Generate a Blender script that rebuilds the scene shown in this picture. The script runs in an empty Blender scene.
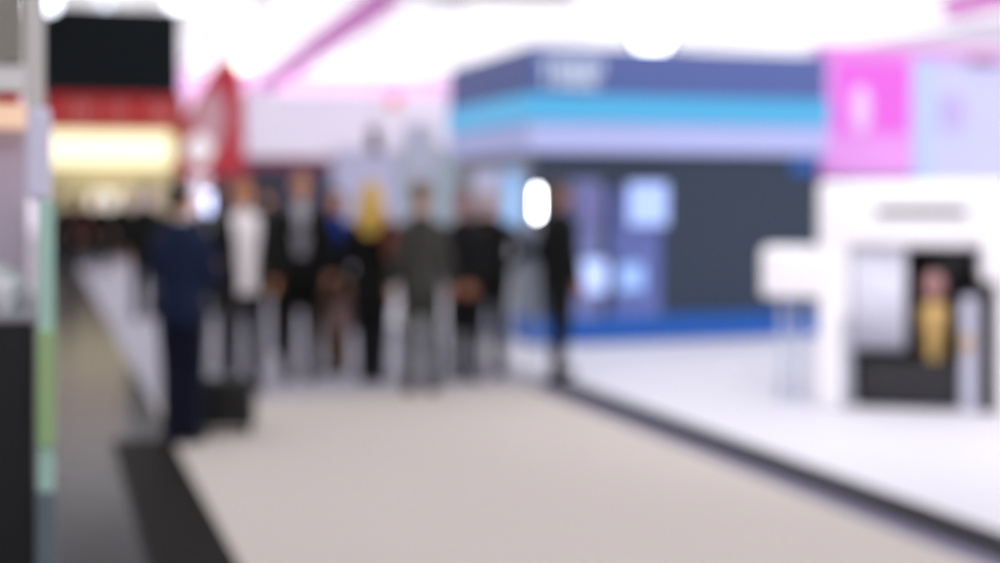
import bpy, bmesh, math, random
from mathutils import Vector, Matrix
random.seed(7)
sc = bpy.context.scene
COL = sc.collection
R = math.radians
F = 1388.9                 # focal length in pixels (50 mm lens on 36 mm)
HZ = 195.0                 # horizon row
CAMH = 1.6
TH = math.atan(460 / F)    # the aisle runs this much to the left of the view axis
CT, ST = math.cos(TH), math.sin(TH)

def at(px, d):             # point on the floor seen in column px at distance d
    return Vector(((px - 500) * d / F, d, 0))
def zz(py, d):             # height seen in row py at distance d
    return CAMH + (HZ - py) * d / F
def W(u, v, z=0):          # hall grid (u along the aisle, v across) to world
    return Vector((v * CT - u * ST, v * ST + u * CT, z))
def UV(p):
    return (-p.x * ST + p.y * CT, p.x * CT + p.y * ST)

# ------------------------------------------------------------------ materials
MATS = {}
def mat(name, col, rough=0.6, metal=0.0, emit=0.0, noise=0.0, nscale=20, bump=0.0, alpha=None, trans=0.0, spec=0.5):
    if name in MATS: return MATS[name]
    m = bpy.data.materials.new(name); m.use_nodes = True
    nt = m.node_tree; b = nt.nodes['Principled BSDF']
    c = (col[0], col[1], col[2], 1)
    b.inputs['Base Color'].default_value = c
    b.inputs['Roughness'].default_value = rough
    b.inputs['Metallic'].default_value = metal
    b.inputs['Specular IOR Level'].default_value = spec
    b.inputs['Transmission Weight'].default_value = trans
    if emit:
        b.inputs['Emission Color'].default_value = c
        b.inputs['Emission Strength'].default_value = emit
        if emit >= .5: b.inputs['Base Color'].default_value = (col[0] * .3, col[1] * .3, col[2] * .3, 1)
    if noise or bump:
        tc = nt.nodes.new('ShaderNodeTexCoord')
        n = nt.nodes.new('ShaderNodeTexNoise'); n.inputs['Scale'].default_value = nscale
        n.inputs['Detail'].default_value = 4
        nt.links.new(tc.outputs['Object'], n.inputs['Vector'])
        if noise:
            mr = nt.nodes.new('ShaderNodeMapRange')
            mr.inputs['To Min'].default_value = 1 - noise; mr.inputs['To Max'].default_value = 1 + noise
            nt.links.new(n.outputs['Fac'], mr.inputs['Value'])
            mx = nt.nodes.new('ShaderNodeVectorMath'); mx.operation = 'SCALE'
            mx.inputs[0].default_value = col[:3]
            nt.links.new(mr.outputs['Result'], mx.inputs['Scale'])
            nt.links.new(mx.outputs['Vector'], b.inputs['Base Color'])
        if bump:
            bp = nt.nodes.new('ShaderNodeBump'); bp.inputs['Strength'].default_value = bump
            bp.inputs['Distance'].default_value = 0.01
            nt.links.new(n.outputs['Fac'], bp.inputs['Height'])
            nt.links.new(bp.outputs['Normal'], b.inputs['Normal'])
    MATS[name] = m
    return m
def srgb(r, g, b):
    f = lambda c: (c / 255 / 12.92) if c <= 10 else ((c / 255 + .055) / 1.055) ** 2.4
    return (f(r), f(g), f(b))

# ------------------------------------------------------------------ scene graph
def props(o, label=None, cat=None, group=None, kind=None):
    if label: o['label'] = label
    if cat: o['category'] = cat
    if group: o['group'] = group
    if kind: o['kind'] = kind
    return o
def thing(name, label, cat, loc=(0, 0, 0), rz=0.0, group=None):
    o = bpy.data.objects.new(name, None); COL.objects.link(o)
    o.empty_display_size = .2
    o.location = loc; o.rotation_euler = (0, 0, rz)
    return props(o, label, cat, group)
def obj(name, bm, m, parent=None, smooth=False, label=None):
    me = bpy.data.meshes.new(name)
    if isinstance(bm, bmesh.types.BMesh):
        bmesh.ops.recalc_face_normals(bm, faces=bm.faces[:])
        bm.to_mesh(me); bm.free()
    else:
        me = bm
    if m is not None and len(me.materials) == 0:
        for q in (m if isinstance(m, (list, tuple)) else [m]): me.materials.append(q)
    if smooth:
        for p in me.polygons: p.use_smooth = True
    o = bpy.data.objects.new(name, me); COL.objects.link(o)
    if parent: o.parent = parent
    if label: o['label'] = label
    return o
def struct(name, bm, m, label=None):
    o = obj(name, bm, m); o['kind'] = 'structure'
    if label: o['label'] = label
    return o
def dup(root, name=None, label=None, loc=None, rz=None):
    r = root.copy(); COL.objects.link(r)
    if label: r['label'] = label
    if loc is not None: r.location = loc
    if rz is not None: r.rotation_euler = (0, 0, rz)
    for ch in list(root.children):
        c = ch.copy(); COL.objects.link(c); c.parent = r
        for g in ch.children:
            d = g.copy(); COL.objects.link(d); d.parent = c
    return r

# ------------------------------------------------------------------ mesh pieces
def box(bm, x0, x1, y0, y1, z0, z1, bev=0.0, seg=2, M=None):
    t = bmesh.new()
    bmesh.ops.create_cube(t, size=1)
    for v in t.verts:
        v.co = Vector(((x0 + x1) / 2 + v.co.x * (x1 - x0), (y0 + y1) / 2 + v.co.y * (y1 - y0), (z0 + z1) / 2 + v.co.z * (z1 - z0)))
    if bev:
        bmesh.ops.bevel(t, geom=t.edges[:] , offset=bev, segments=seg, affect='EDGES', profile=.5)
    if M: bmesh.ops.transform(t, matrix=M, verts=t.verts)
    merge(bm, t)
def merge(bm, t):
    me = bpy.data.meshes.new('tmp'); t.to_mesh(me); t.free(); bm.from_mesh(me); bpy.data.meshes.remove(me)
def B(*a, **k):
    bm = bmesh.new(); box(bm, *a, **k); return bm
def cyl(bm, a, b, r0, r1=None, n=16):
    a = Vector(a); b = Vector(b); r1 = r0 if r1 is None else r1
    t = bmesh.new(); L = (b - a).length
    bmesh.ops.create_cone(t, cap_ends=True, segments=n, radius1=r0, radius2=r1, depth=L)
    q = (b - a).to_track_quat('Z', 'Y').to_matrix().to_4x4()
    bmesh.ops.transform(t, matrix=Matrix.Translation((a + b) / 2) @ q, verts=t.verts)
    merge(bm, t)
def ell(bm, c, r, n=16, rot=None):
    t = bmesh.new()
    bmesh.ops.create_uvsphere(t, u_segments=n, v_segments=max(6, n // 2), radius=1)
    M = Matrix.Translation(c) @ (rot if rot else Matrix.Identity(4)) @ Matrix.Diagonal((r[0], r[1], r[2], 1))
    bmesh.ops.transform(t, matrix=M, verts=t.verts)
    merge(bm, t)
def cap(bm, a, b, r0, r1, n=14):
    cyl(bm, a, b, r0, r1, n); ell(bm, a, (r0,) * 3, n); ell(bm, b, (r1,) * 3, n)
def chain(bm, pts, n=14):
    for (p, r), (q, s) in zip(pts, pts[1:]): cap(bm, p, q, r, s, n)
def loft(bm, rings, n=28, power=2.3):
    """rings: (z, rx, ry, cx, cy); closed superelliptic loft"""
    rows = []
    for z, rx, ry, cx, cy in rings:
        row = []
        for i in range(n):
            a = 2 * math.pi * i / n; c, s = math.cos(a), math.sin(a)
            row.append(bm.verts.new((cx + rx * math.copysign(abs(c) ** (2 / power), c), cy + ry * math.copysign(abs(s) ** (2 / power), s), z)))
        rows.append(row)
    for r0, r1 in zip(rows, rows[1:]):
        for i in range(n):
            bm.faces.new((r0[i], r0[(i + 1) % n], r1[(i + 1) % n], r1[i]))
    bm.faces.new(list(reversed(rows[0]))); bm.faces.new(rows[-1])
def prism(bm, pts, y0, y1):
    """outline pts (x,z) given real thickness from y0 to y1"""
    a = [bm.verts.new((x, y0, z)) for x, z in pts]; b = [bm.verts.new((x, y1, z)) for x, z in pts]
    n = len(pts)
    bm.faces.new(a); bm.faces.new(list(reversed(b)))
    for i in range(n): bm.faces.new((a[i], b[i], b[(i + 1) % n], a[(i + 1) % n]))
def lathe(bm, prof, n=24, c=(0, 0)):
    rows = []
    for r, z in prof:
        rows.append([bm.verts.new((c[0] + r * math.cos(2 * math.pi * i / n), c[1] + r * math.sin(2 * math.pi * i / n), z)) for i in range(n)])
    for r0, r1 in zip(rows, rows[1:]):
        for i in range(n): bm.faces.new((r0[i], r0[(i + 1) % n], r1[(i + 1) % n], r1[i]))
    bm.faces.new(list(reversed(rows[0]))); bm.faces.new(rows[-1])

def fuse(bm, voxel, smooth=3):
    """fuse overlapping shapes of a bmesh into one continuous skin; returns a mesh"""
    me = bpy.data.meshes.new('fuse'); bmesh.ops.recalc_face_normals(bm, faces=bm.faces[:]); bm.to_mesh(me); bm.free()
    o = bpy.data.objects.new('fuse', me); COL.objects.link(o)
    m = o.modifiers.new('r', 'REMESH'); m.mode = 'VOXEL'; m.voxel_size = voxel
    if smooth:
        s = o.modifiers.new('s', 'SMOOTH'); s.factor = .5; s.iterations = smooth
    bpy.context.view_layer.update()
    dg = bpy.context.evaluated_depsgraph_get(); dg.update()
    out = bpy.data.meshes.new_from_object(o.evaluated_get(dg))
    bpy.data.objects.remove(o); bpy.data.meshes.remove(me)
    return out
def to_bm(me):
    b = bmesh.new(); b.from_mesh(me); bpy.data.meshes.remove(me); return b

# ------------------------------------------------------------------ people
SKIN = mat('skin', srgb(228, 166, 130), .55, noise=.06, nscale=40)
SKIN2 = mat('skin_tan', srgb(176, 112, 84), .55, noise=.06, nscale=40)
EYEW = mat('eye_white', (.75, .73, .7), .3)
EYED = mat('eye_dark', (.03, .02, .015), .2)
LIP = mat('lip', srgb(165, 88, 80), .5)
def hand(bm, w, dirv, palm_n, thumb_side, curl=.35):
    """five-fingered hand at wrist w pointing along dirv; palm_n = direction the palm faces"""
    d = Vector(dirv).normalized(); n = Vector(palm_n); n = (n - d * n.dot(d)).normalized(); s = d.cross(n).normalized() * thumb_side
    w = Vector(w); t = bmesh.new()
    rot = Matrix((( s.x, n.x, d.x, 0), (s.y, n.y, d.y, 0), (s.z, n.z, d.z, 0), (0, 0, 0, 1)))
    cap(t, w - d * .05, w + d * .015, .024, .024)
    ell(t, w + d * .05, (.041, .016, .052), 16, rot)
    for i, (off, L) in enumerate(((.030, .070), (.010, .080), (-.010, .075), (-.029, .058))):
        p = w + d * .088 + s * off; a = curl * (.5 + .15 * i)
        pts = [(w + d * .05 + s * off * .8, .0105), (p, .0095)]
        for k, fr in enumerate((.45, .32, .23)):
            a += curl * .8
            v = d * math.cos(a) + n * math.sin(a)
            p = p + v * (L * fr); pts.append((p, .009 - .001 * k))
        chain(t, pts, 8)
    tp = w + d * .022 + s * .025
    chain(t, [(tp, .014), (tp + d * .03 + s * .025 + n * .01, .0115), (tp + d * .06 + s * .03 + n * .022, .0095), (tp + d * .083 + s * .026 + n * .03, .0085)], 8)
    me = fuse(t, .0045, 1); bm.from_mesh(me); bpy.data.meshes.remove(me)

ARMS = {
    'down': lambda s: [(.166, .0, 1.385), (.232, .035, 1.14), (.245, -.03, .90)],
    'back': lambda s: [(.166, .0, 1.385), (.245, .085, 1.13), (.07, .185, .90)],
    'front': lambda s: [(.166, .0, 1.385), (.240, -.02, 1.13), (.05, -.215, 1.0)],
    'low_front': lambda s: [(.166, .0, 1.385), (.232, -.04, 1.13), (.055, -.19, .88)],
    'bent': lambda s: [(.166, .0, 1.385), (.235, .02, 1.13), (.17, -.22, 1.16)],
    'hip': lambda s: [(.166, .0, 1.385), (.33, .08, 1.18), (.185, -.02, 1.02)],
    'fold': lambda s: [(.166, .0, 1.385), (.235, -.04, 1.14), (-.04, -.20, 1.18)],
    'open': lambda s: [(.166, .0, 1.385), (.29, .05, 1.15), (.27, -.02, .92)],
    'wide': lambda s: [(.166, .0, 1.385), (.26, .03, 1.15), (.33, -.07, .95)],
}
def person(name_label, px, d, yaw, h=1.76, z0=0, jacket=(.012, .012, .012), shirt=None, trousers=(.01, .01, .011),
           tie=None, hair=(.03, .02, .012), hairstyle='short', arms=('down', 'down'), coat=None, hem=.80, female=False,
           skirt=None, feet=None, skin=None, stout=1.0, far=False, group=None, turn=0, bare_legs=False, glasses=False, head_tilt=0):
    s = h / 1.76
    S = Matrix.Scale(s, 4)
    p = at(px, d)
    root = thing('person', name_label, 'person', (p.x, p.y, z0), yaw, group)
    skin = skin or SKIN
    vx = .022 if far else .013
    sw = .92 if female else 1.0
    feet = feet or ((.10, .0), (-.10, .0))
    A = {}
    for side, key in ((1, arms[0]), (-1, arms[1])):
        A[side] = [Vector((q[0] * side * (sw if i == 0 else 1) * (stout if i < 2 else 1), q[1], q[2])) for i, q in enumerate(ARMS[key](side))]
    L = {}
    for side, (fx, fy) in ((1, feet[0]), (-1, feet[1])):
        hip = Vector((.088 * side, 0, .90)); an = Vector((fx, fy + .02, .09)); kn = (hip + an) / 2 + Vector((0, -.025 - abs(fy) * .15, 0))
        L[side] = (hip, kn, an)
    # ---- body
    b = bmesh.new()
    tor = [(.80, .13, .10, 0, 0), (.90, .163, .113, 0, 0), (1.05, .138, .10, 0, 0), (1.20, .15, .108, 0, 0), (1.33, .165, .11, 0, 0), (1.40, .155, .09, 0, .005), (1.445, .105, .07, 0, .008), (1.475, .07, .06, 0, .01), (1.50, .055, .055, 0, .01)]
    st = stout * sw
    loft(b, [(z, rx * st, ry * stout, cx, cy) for z, rx, ry, cx, cy in tor])
    cap(b, (0, .018, 1.44), (0, .0, 1.57), .058, .054)
    for side in (1, -1):
        sh, el, wr = A[side]
        chain(b, [(sh, .052), (el, .041), (wr, .026)])
        hip, kn, an = L[side]
        chain(b, [(hip, .083), (kn, .055), (kn * .6 + an * .4 + Vector((0, .012, 0)), .052), (an, .036)])
        chain(b, [(an, .036), (an + Vector((0, -.07, -.055)), .018)])
    me = fuse(b, vx, 2); b = to_bm(me)
    # head
    t = bmesh.new()
    cap(t, (0, .018, 1.47), (0, .0, 1.58), .054, .052)
    ell(t, (0, .012, 1.668), (.074, .093, .095), 24); ell(t, (0, -.03, 1.635), (.060, .064, .085), 20)
    ell(t, (0, -.055, 1.568), (.034, .030, .022), 14); ell(t, (0, -.02, 1.585), (.054, .055, .035), 16)
    cap(t, (0, -.088, 1.672), (0, -.110, 1.636), .009, .0135, 10)
    for q in (1, -1):
        ell(t, (q * .012, -.100, 1.632), (.010, .010, .008), 10)
        ell(t, (q * .030, -.086, 1.688), (.022, .010, .007), 10)
        ell(t, (q * .042, -.068, 1.632), (.022, .020, .020), 10)
        ell(t, (q * .075, .012, 1.652), (.010, .020, .031), 12, Matrix.Rotation(R(-12), 4, 'X'))
    me = fuse(t, .010 if far else .0055, 1); t = to_bm(me)
    k0 = 0
    Rh = Matrix.Translation((0, 0, 1.55)) @ Matrix.Rotation(turn, 4, 'Z') @ Matrix.Rotation(head_tilt, 4, 'X') @ Matrix.Translation((0, 0, -1.55))
    def addmat(tgt, src, idx):
        for f in src.faces: f.material_index = idx
        merge(tgt, src)
    if not far:
        for q in (1, -1):
            e = bmesh.new(); ell(e, (q * .030, -.084, 1.664), (.0125, .008, .0062), 10); addmat(t, e, 1)
            e = bmesh.new(); ell(e, (q * .030, -.091, 1.664), (.0052, .004, .0055), 8); addmat(t, e, 2)
            e = bmesh.new(); ell(e, (q * .030, -.091, 1.684), (.019, .006, .0035), 8); addmat(t, e, 2)
        e = bmesh.new(); ell(e, (0, -.0875, 1.597), (.022, .010, .0055), 10); ell(e, (0, -.0865, 1.588), (.019, .010, .0055), 10); addmat(t, e, 3)
    bmesh.ops.transform(t, matrix=Rh, verts=t.verts); merge(b, t)
    for side in (1, -1):
        sh, el, wr = A[side]; fa = (wr - el).normalized(); key = arms[0] if side == 1 else arms[1]
        if key in ('front', 'low_front'): dv = Vector((-side * .75, -.25, -.45)); pn = Vector((0, 1, 0)); ts = -1 if side == 1 else 1
        elif key == 'back': dv = Vector((-side * .7, .1, -.6)); pn = Vector((0, 1, .2)); ts = 1 if side == 1 else -1
        elif key == 'bent': dv = Vector((-side * .1, -1, .15)); pn = Vector((-side, 0, .3)); ts = side
        elif key == 'fold': dv = Vector((-side, -.1, .1)); pn = Vector((0, 1, 0)); ts = -side
        else: dv = fa * .9 + Vector((0, -.08, -.2)); pn = Vector((-side, 0, 0)); ts = side
        # the thumb of a hanging hand points forward
        dd = dv.normalized(); sv = dd.cross((pn - dd * pn.dot(dd)).normalized())
        want = Vector((0, -1, 0)) if key in ('down', 'hip', 'wide') else Vector((0, 0, 1))
        ts = 1 if sv.dot(want) > 0 else -1
        if far:
            ell(b, wr + dd * .08, (.035, .03, .08), 8)
        else:
            hand(b, wr, dv, pn, ts, .45 if key in ('bent', 'front', 'low_front', 'back') else .28)
    bmesh.ops.transform(b, matrix=S, verts=b.verts)
    me = bpy.data.meshes.new('body'); b.to_mesh(me); b.free()
    for m in (skin, EYEW, EYED, LIP): me.materials.append(m)
    obj('body', me, None, root, True)
    def cloth(name, bm_, m, vox=None, cut=None, solid=0, label=None):
        me = fuse(bm_, vox or vx, 3); c = to_bm(me)
        if cut:
            dl = [f for f in c.faces if cut(f.calc_center_median())]
            bmesh.ops.delete(c, geom=dl, context='FACES')
            for _ in range(10):     # even out the cut edge
                new = {}
                for v in c.verts:
                    nb = [e.other_vert(v).co for e in v.link_edges if e.is_boundary]
                    if len(nb) == 2: new[v] = (v.co + (nb[0] + nb[1]) / 2) / 2
                for v, q in new.items(): v.co = q
        bmesh.ops.transform(c, matrix=S, verts=c.verts)
        o = obj(name, c, m, root, True, label)
        if solid:
            md = o.modifiers.new('solid', 'SOLIDIFY'); md.thickness = solid; md.offset = 1
        return o
    fab = lambda nm, c, r=.85: mat('cloth_%s_%.3f_%.3f_%.3f' % (nm, *c), c, r, noise=.12, nscale=60, bump=.15, spec=.25)
    # ---- trousers / skirt
    if not bare_legs:
        t = bmesh.new()
        loft(t, [(.77, .168 * st, .118 * stout, 0, 0), (.84, .180 * st, .130 * stout, 0, 0), (.92, .180 * st, .130 * stout, 0, 0), (1.04, .158 * st, .116 * stout, 0, 0), (1.07, .15 * st, .112 * stout, 0, 0)])
        for side in (1, -1):
            hip, kn, an = L[side]
            chain(t, [(hip, .098), (kn, .076), (an + Vector((0, 0, .0)), .062)]); cyl(t, an, an + Vector((0, -.012, -.062)), .062, .068)
        cloth('trousers', t, fab('trousers', trousers))
    if skirt:
        t = bmesh.new()
        loft(t, [(.50, .20, .15, 0, 0), (.70, .205, .15, 0, 0), (.92, .185, .13, 0, 0), (1.06, .15, .112, 0, 0)])
        cloth('skirt', t, fab('skirt', skirt))
    # ---- shirt
    if shirt:
        t = bmesh.new()
        e_ = .026 if coat == 'wide' else .012
        loft(t, [(z, (rx + e_) * st, (ry + e_) * stout, cx, cy) for z, rx, ry, cx, cy in (tor if coat == 'wide' else tor[1:])[:8 if coat == 'wide' else 7]])
        cap(t, (0, .014, 1.46), (0, .006, 1.515), .064, .060)
        cloth('shirt', t, fab('shirt', shirt))
    if tie:
        t = bmesh.new()
        yf = -.135 * stout
        prism(t, [(-.018, 1.475), (.018, 1.475), (.014, 1.44), (.034, 1.12), (0, 1.07), (-.034, 1.12), (-.014, 1.44)], -.012, 0)
        for v in t.verts: v.co.y += yf + max(0, v.co.z - 1.36) * .38 * (1.2)
        bmesh.ops.bevel(t, geom=t.edges[:], offset=.002, segments=1, affect='EDGES')
        bmesh.ops.transform(t, matrix=S, verts=t.verts)
        obj('tie', t, fab('tie', tie, .5), root)
    # ---- jacket
    t = bmesh.new(); g = .030
    loft(t, [(hem, (.178 if hem > .7 else .20) * st, (.13 if hem > .7 else .155) * stout, 0, 0)] +
         ([(.92, .19 * st, .142 * stout, 0, 0)] if hem < .9 else []) +
         [(1.05, .168 * st, .128 * stout, 0, 0), (1.20, .178 * st, .136 * stout, 0, 0), (1.33, .190 * st, .136 * stout, 0, 0), (1.39, .182 * st, .12 * stout, 0, .003), (1.435, .14 * st, .10 * stout, 0, .008), (1.475, .095 * st, .084, 0, .012), (1.50, .074, .074, 0, .014)])
    for side in (1, -1):
        sh, el, wr = A[side]
        chain(t, [(sh + Vector((0, 0, -.012)), .062), (el, .053)]); chain(t, [(el, .058), (el.lerp(wr, .9), .042)]); cyl(t, el.lerp(wr, .88), el.lerp(wr, 1.0), .042, .043)
    if coat == 'wide':
        cut = lambda c: c.y < -.03 and abs(c.x) < .075 + max(0, (c.z - 1.0)) * .10 and c.z > hem - .1
    elif coat == 'scarf':
        cut = lambda c: c.y < -.03 and abs(c.x) < .07 + max(0, (c.z - 1.15)) * .10 and c.z > 1.15
    elif coat == 'open':
        cut = lambda c: c.y < -.055 and abs(c.x) < .03 + max(0, (c.z - 1.0)) * .13 and c.z > hem - .1
    elif shirt:
        cut = lambda c: c.y < -.045 and c.z > 1.14 and abs(c.x) < (c.z - 1.14) * .26
    else: cut = None
    jk = cloth('coat' if hem < .7 else 'jacket', t, fab('jacket', jacket), cut=cut, solid=.006 if cut else 0)
    if cut and not far and coat not in ('wide', 'scarf'):      # lapels along the opening
        for side in (1, -1):
            t = bmesh.new()
            prism(t, [(side * .012, 1.15), (side * .05, 1.26), (side * .105, 1.36), (side * .075, 1.395), (side * .085, 1.42), (side * .06, 1.47), (side * .05, 1.40), (side * .035, 1.28)], -.008, 0)
            for v in t.verts: v.co.y += -.142 * stout + max(0, v.co.z - 1.33) * .40
            bmesh.ops.transform(t, matrix=S, verts=t.verts)
            lp = obj('lapel', t, fab('jacket', jacket), jk)
    # ---- shoes
    for side in (1, -1):
        an = L[side][2]; t = bmesh.new()
        ell(t, (an.x, an.y + .005, .055), (.042, .055, .05), 14); ell(t, (an.x, an.y - .10, .042), (.047, .10, .038), 16); box(t, an.x - .042, an.x + .042, an.y - .19, an.y + .05, 0.0, .022, .008)
        me = fuse(t, .008, 2); c = to_bm(me)
        zmin = min(v.co.z for v in c.verts)
        for v in c.verts: v.co.z -= zmin
        bmesh.ops.transform(c, matrix=S, verts=c.verts)
        obj('shoe', c, mat('shoe_black', (.012, .011, .010), .35), root, True)
    # ---- hair
    t = bmesh.new()
    if hairstyle != 'bald':
        ell(t, (0, .030, 1.695), (.083, .092, .086), 22)
        ell(t, (0, .055, 1.655), (.078, .070, .080), 20)
        ell(t, (0, -.025, 1.745), (.062, .062, .030), 16)
    if hairstyle == 'long':
        ell(t, (0, .065, 1.61), (.112, .07, .13), 20); ell(t, (0, .085, 1.47), (.135, .065, .15), 20); ell(t, (0, .095, 1.33), (.11, .05, .10), 16)
        for q in (1, -1): ell(t, (q * .074, .0, 1.60), (.022, .045, .10), 14); ell(t, (q * .082, .01, 1.50), (.026, .045, .09), 14)
    elif hairstyle == 'bob':
        ell(t, (0, .055, 1.60), (.088, .06, .09), 20)
        for q in (1, -1): ell(t, (q * .074, .005, 1.61), (.022, .042, .08), 14)
    elif hairstyle == 'bald':
        ell(t, (0, .05, 1.64), (.078, .06, .05), 18)
    me = fuse(t, .012 if far else .007, 2); c = to_bm(me)
    bmesh.ops.transform(c, matrix=S @ Rh, verts=c.verts)
    obj('hair', c, mat('hair_%.3f_%.3f' % (hair[0], hair[1]), hair, .5, noise=.25, nscale=90, bump=.4), root, True)
    if glasses:
        t = bmesh.new()
        for q in (1, -1):
            tt = bmesh.new(); box(tt, q * .032 - .022, q * .032 + .022, -.104, -.101, 1.648, 1.680, 0)
            merge(t, tt); cyl(t, (q * .054, -.10, 1.668), (q * .078, .01, 1.665), .002, .002, 6)
        bmesh.ops.transform(t, matrix=S @ Rh, verts=t.verts)
        obj('glasses', t, mat('glasses_dark', (.02, .02, .02), .2), root)
    return root

# ================================================================== SETTING
carpet = mat('beige_carpet', srgb(205, 196, 190), .95, noise=.03, nscale=400, bump=.2, spec=.1)
lilac_carpet = mat('pale_lilac_carpet', srgb(184, 181, 193), .9, noise=.03, nscale=300, bump=.2, spec=.15)
darkfloor = mat('dark_glossy_floor', srgb(70, 70, 72), .17, noise=.08, nscale=3, spec=.12)
darkfloor.node_tree.nodes['Principled BSDF'].inputs['IOR'].default_value = 1.22
blackfloor = mat('black_floor_strip', srgb(34, 32, 30), .6, noise=.08, nscale=4, spec=.03)
whitefloor = mat('white_platform_floor', srgb(232, 230, 238), .55, noise=.015, nscale=5)
kerbm = mat('black_kerb', srgb(22, 22, 26), .5)
wallm = mat('hall_wall_white', srgb(244, 236, 248), .8, noise=.02, nscale=2)
ceilm = mat('ceiling_white', srgb(250, 248, 252), .8, noise=.015, nscale=2)

HC = 7.0
def slab(u0, u1, v0, v1, z0, z1):
    bm = bmesh.new()
    pts = [W(u0, v0), W(u0, v1), W(u1, v1), W(u1, v0)]
    lo = [bm.verts.new((p.x, p.y, z0)) for p in pts]; hi = [bm.verts.new((p.x, p.y, z1)) for p in pts]
    bm.faces.new(list(reversed(lo))); bm.faces.new(hi)
    for i in range(4): bm.faces.new((lo[i], lo[(i + 1) % 4], hi[(i + 1) % 4], hi[i]))
    return bm
U0, U1, V0, V1 = -7, 62, -11, 28
struct('floor', slab(U0, U1, V0, .44, -.1, 0), darkfloor, 'dark grey glossy hall floor left of the carpet')
struct('floor_edge', slab(9.4, U1, .44, .82, -.1, 0), darkfloor, 'dark glossy hall floor beyond the black strip')
struct('floor_black_strip', slab(U0, 9.4, .44, .82, -.1, 0), blackfloor, 'black floor strip along the carpet edge')
struct('floor_border', slab(U0, 10.99, 3.86, 4.04, -.1, 0), mat('border_grey', srgb(128, 124, 146), .9), 'grey border between the beige carpet and the kerb')
struct('floor_beige_carpet', slab(U0, 10.99, .82, 3.86, -.1, 0), carpet, 'beige carpet of the aisle')
struct('floor_lilac_carpet', slab(10.99, U1, .82, 4.04, -.1, 0), lilac_carpet, 'pale lilac grey carpet behind the beige one')
struct('floor_platform', slab(U0, U1, 4.16, V1, -.1, .06), whitefloor, 'white raised stand floor on the right')
struct('floor_platform_back', slab(11.0, U1, 4.04, 4.16, -.1, .06), whitefloor)
struct('trim_1', slab(U0, 11.0, 4.04, 4.16, -.1, .064), kerbm, 'black kerb of the raised white floor')
struct('wall_back', slab(U1, U1 + .3, V0, V1, -.1, HC + .3), wallm)
struct('wall_left', slab(U0, U1, V0 - .3, V0, -.1, HC + .3), wallm)
struct('wall_right', slab(U0, U1, V1, V1 + .3, -.1, HC + .3), wallm)
struct('wall_front', slab(U0 - .3, U0, V0, V1, -.1, HC + .3), wallm)
struct('ceiling', slab(U0, U1, V0, V1, HC, HC + .3), ceilm)
struct('trim_2', slab(U1 - .25, U1, V0, V1, HC - 1.15, HC), mat('pink_cove', srgb(246, 196, 240), .6), 'pink band along the top of the back wall')

# luminous ceiling panels
panel_e = mat('ceiling_panel_light', (.985, .98, 1.0), .5, emit=1.6)
panel_f = mat('panel_frame_white', (.8, .8, .82), .5)
root0 = None
for i in range(8):
    for j in range(7):
        c = W(U0 + 4.6 + i * 8.6, V0 + 2.8 + j * 5.55, HC)
        if root0 is None:
            root0 = thing('ceiling_light', 'large square luminous white panel set in the hall ceiling', 'ceiling light', c, TH, 'luminous ceiling panels')
            bm = bmesh.new()
            for a in ((-2.65, 2.65, -4.15, -4.09), (-2.65, 2.65, 4.09, 4.15), (-2.65, -2.59, -4.09, 4.09), (2.59, 2.65, -4.09, 4.09)):
                box(bm, a[0], a[1], a[2], a[3], -.03, 0, .005)
            obj('frame', bm, panel_f, root0)
            obj('diffuser', B(-2.59, 2.59, -4.09, 4.09, -.028, -.01), panel_e, root0)
        else:
            dup(root0, loc=c)

# ================================================================== HANGING THINGS
def rod_up(bm, x, y, z, r=.012, top=HC): cyl(bm, (x, y, z), (x, y, top), r, r, 8)
def beam(name, label, A_, B_, w, h, m, cat):
    A_ = Vector(A_); B_ = Vector(B_); c = (A_ + B_) / 2; L = (B_ - A_).length
    rz = math.atan2((B_ - A_).y, (B_ - A_).x)
    t = thing(name, label, cat, (c.x, c.y, c.z), rz)
    obj('casing', B(-L / 2, L / 2, -w / 2, w / 2, -h / 2, h / 2, .02), m, t)
    bm = bmesh.new(); box(bm, -L / 2 - .03, -L / 2, -w / 2 - .01, w / 2 + .01, -h / 2 - .01, h / 2 + .01); box(bm, L / 2, L / 2 + .03, -w / 2 - .01, w / 2 + .01, -h / 2 - .01, h / 2 + .01)
    obj('end_cap', bm, panel_f, t)
    for q in (-.4, 0, .4):
        bm = bmesh.new(); cyl(bm, (q * L, 0, h / 2), (q * L, 0, HC - c.z), .012, .012, 8); obj('hanger', bm, mat('steel', (.5, .5, .52), .35, .9), t)
    return t
magenta = mat('magenta_light_beam', srgb(228, 112, 215), .5, emit=.6)
a = at(402, 26.0); b = at(262, 50)
beam('light_beam', 'long magenta light beam hung from the ceiling above the people', (a.x, a.y, 5.5), (b.x, b.y, 5.5), .5, .42, magenta, 'light beam')
a = at(952, 29); b = at(1040, 26.5)
beam('light_beam', 'short magenta light beam hung above the white wall at top right', (a.x, a.y, 5.5), (b.x, b.y, 5.55), .5, .38, mat('magenta_beam_right', srgb(205, 105, 190), .5, emit=.35), 'light beam')
a = at(402, 34); b = at(575, 34)
beam('truss', 'thin dark grey truss close under the ceiling, over the people', (a.x, a.y, 6.52), (b.x, b.y, 6.46), .25, .22, mat('dark_truss', (.10, .10, .11), .6), 'truss')

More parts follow.
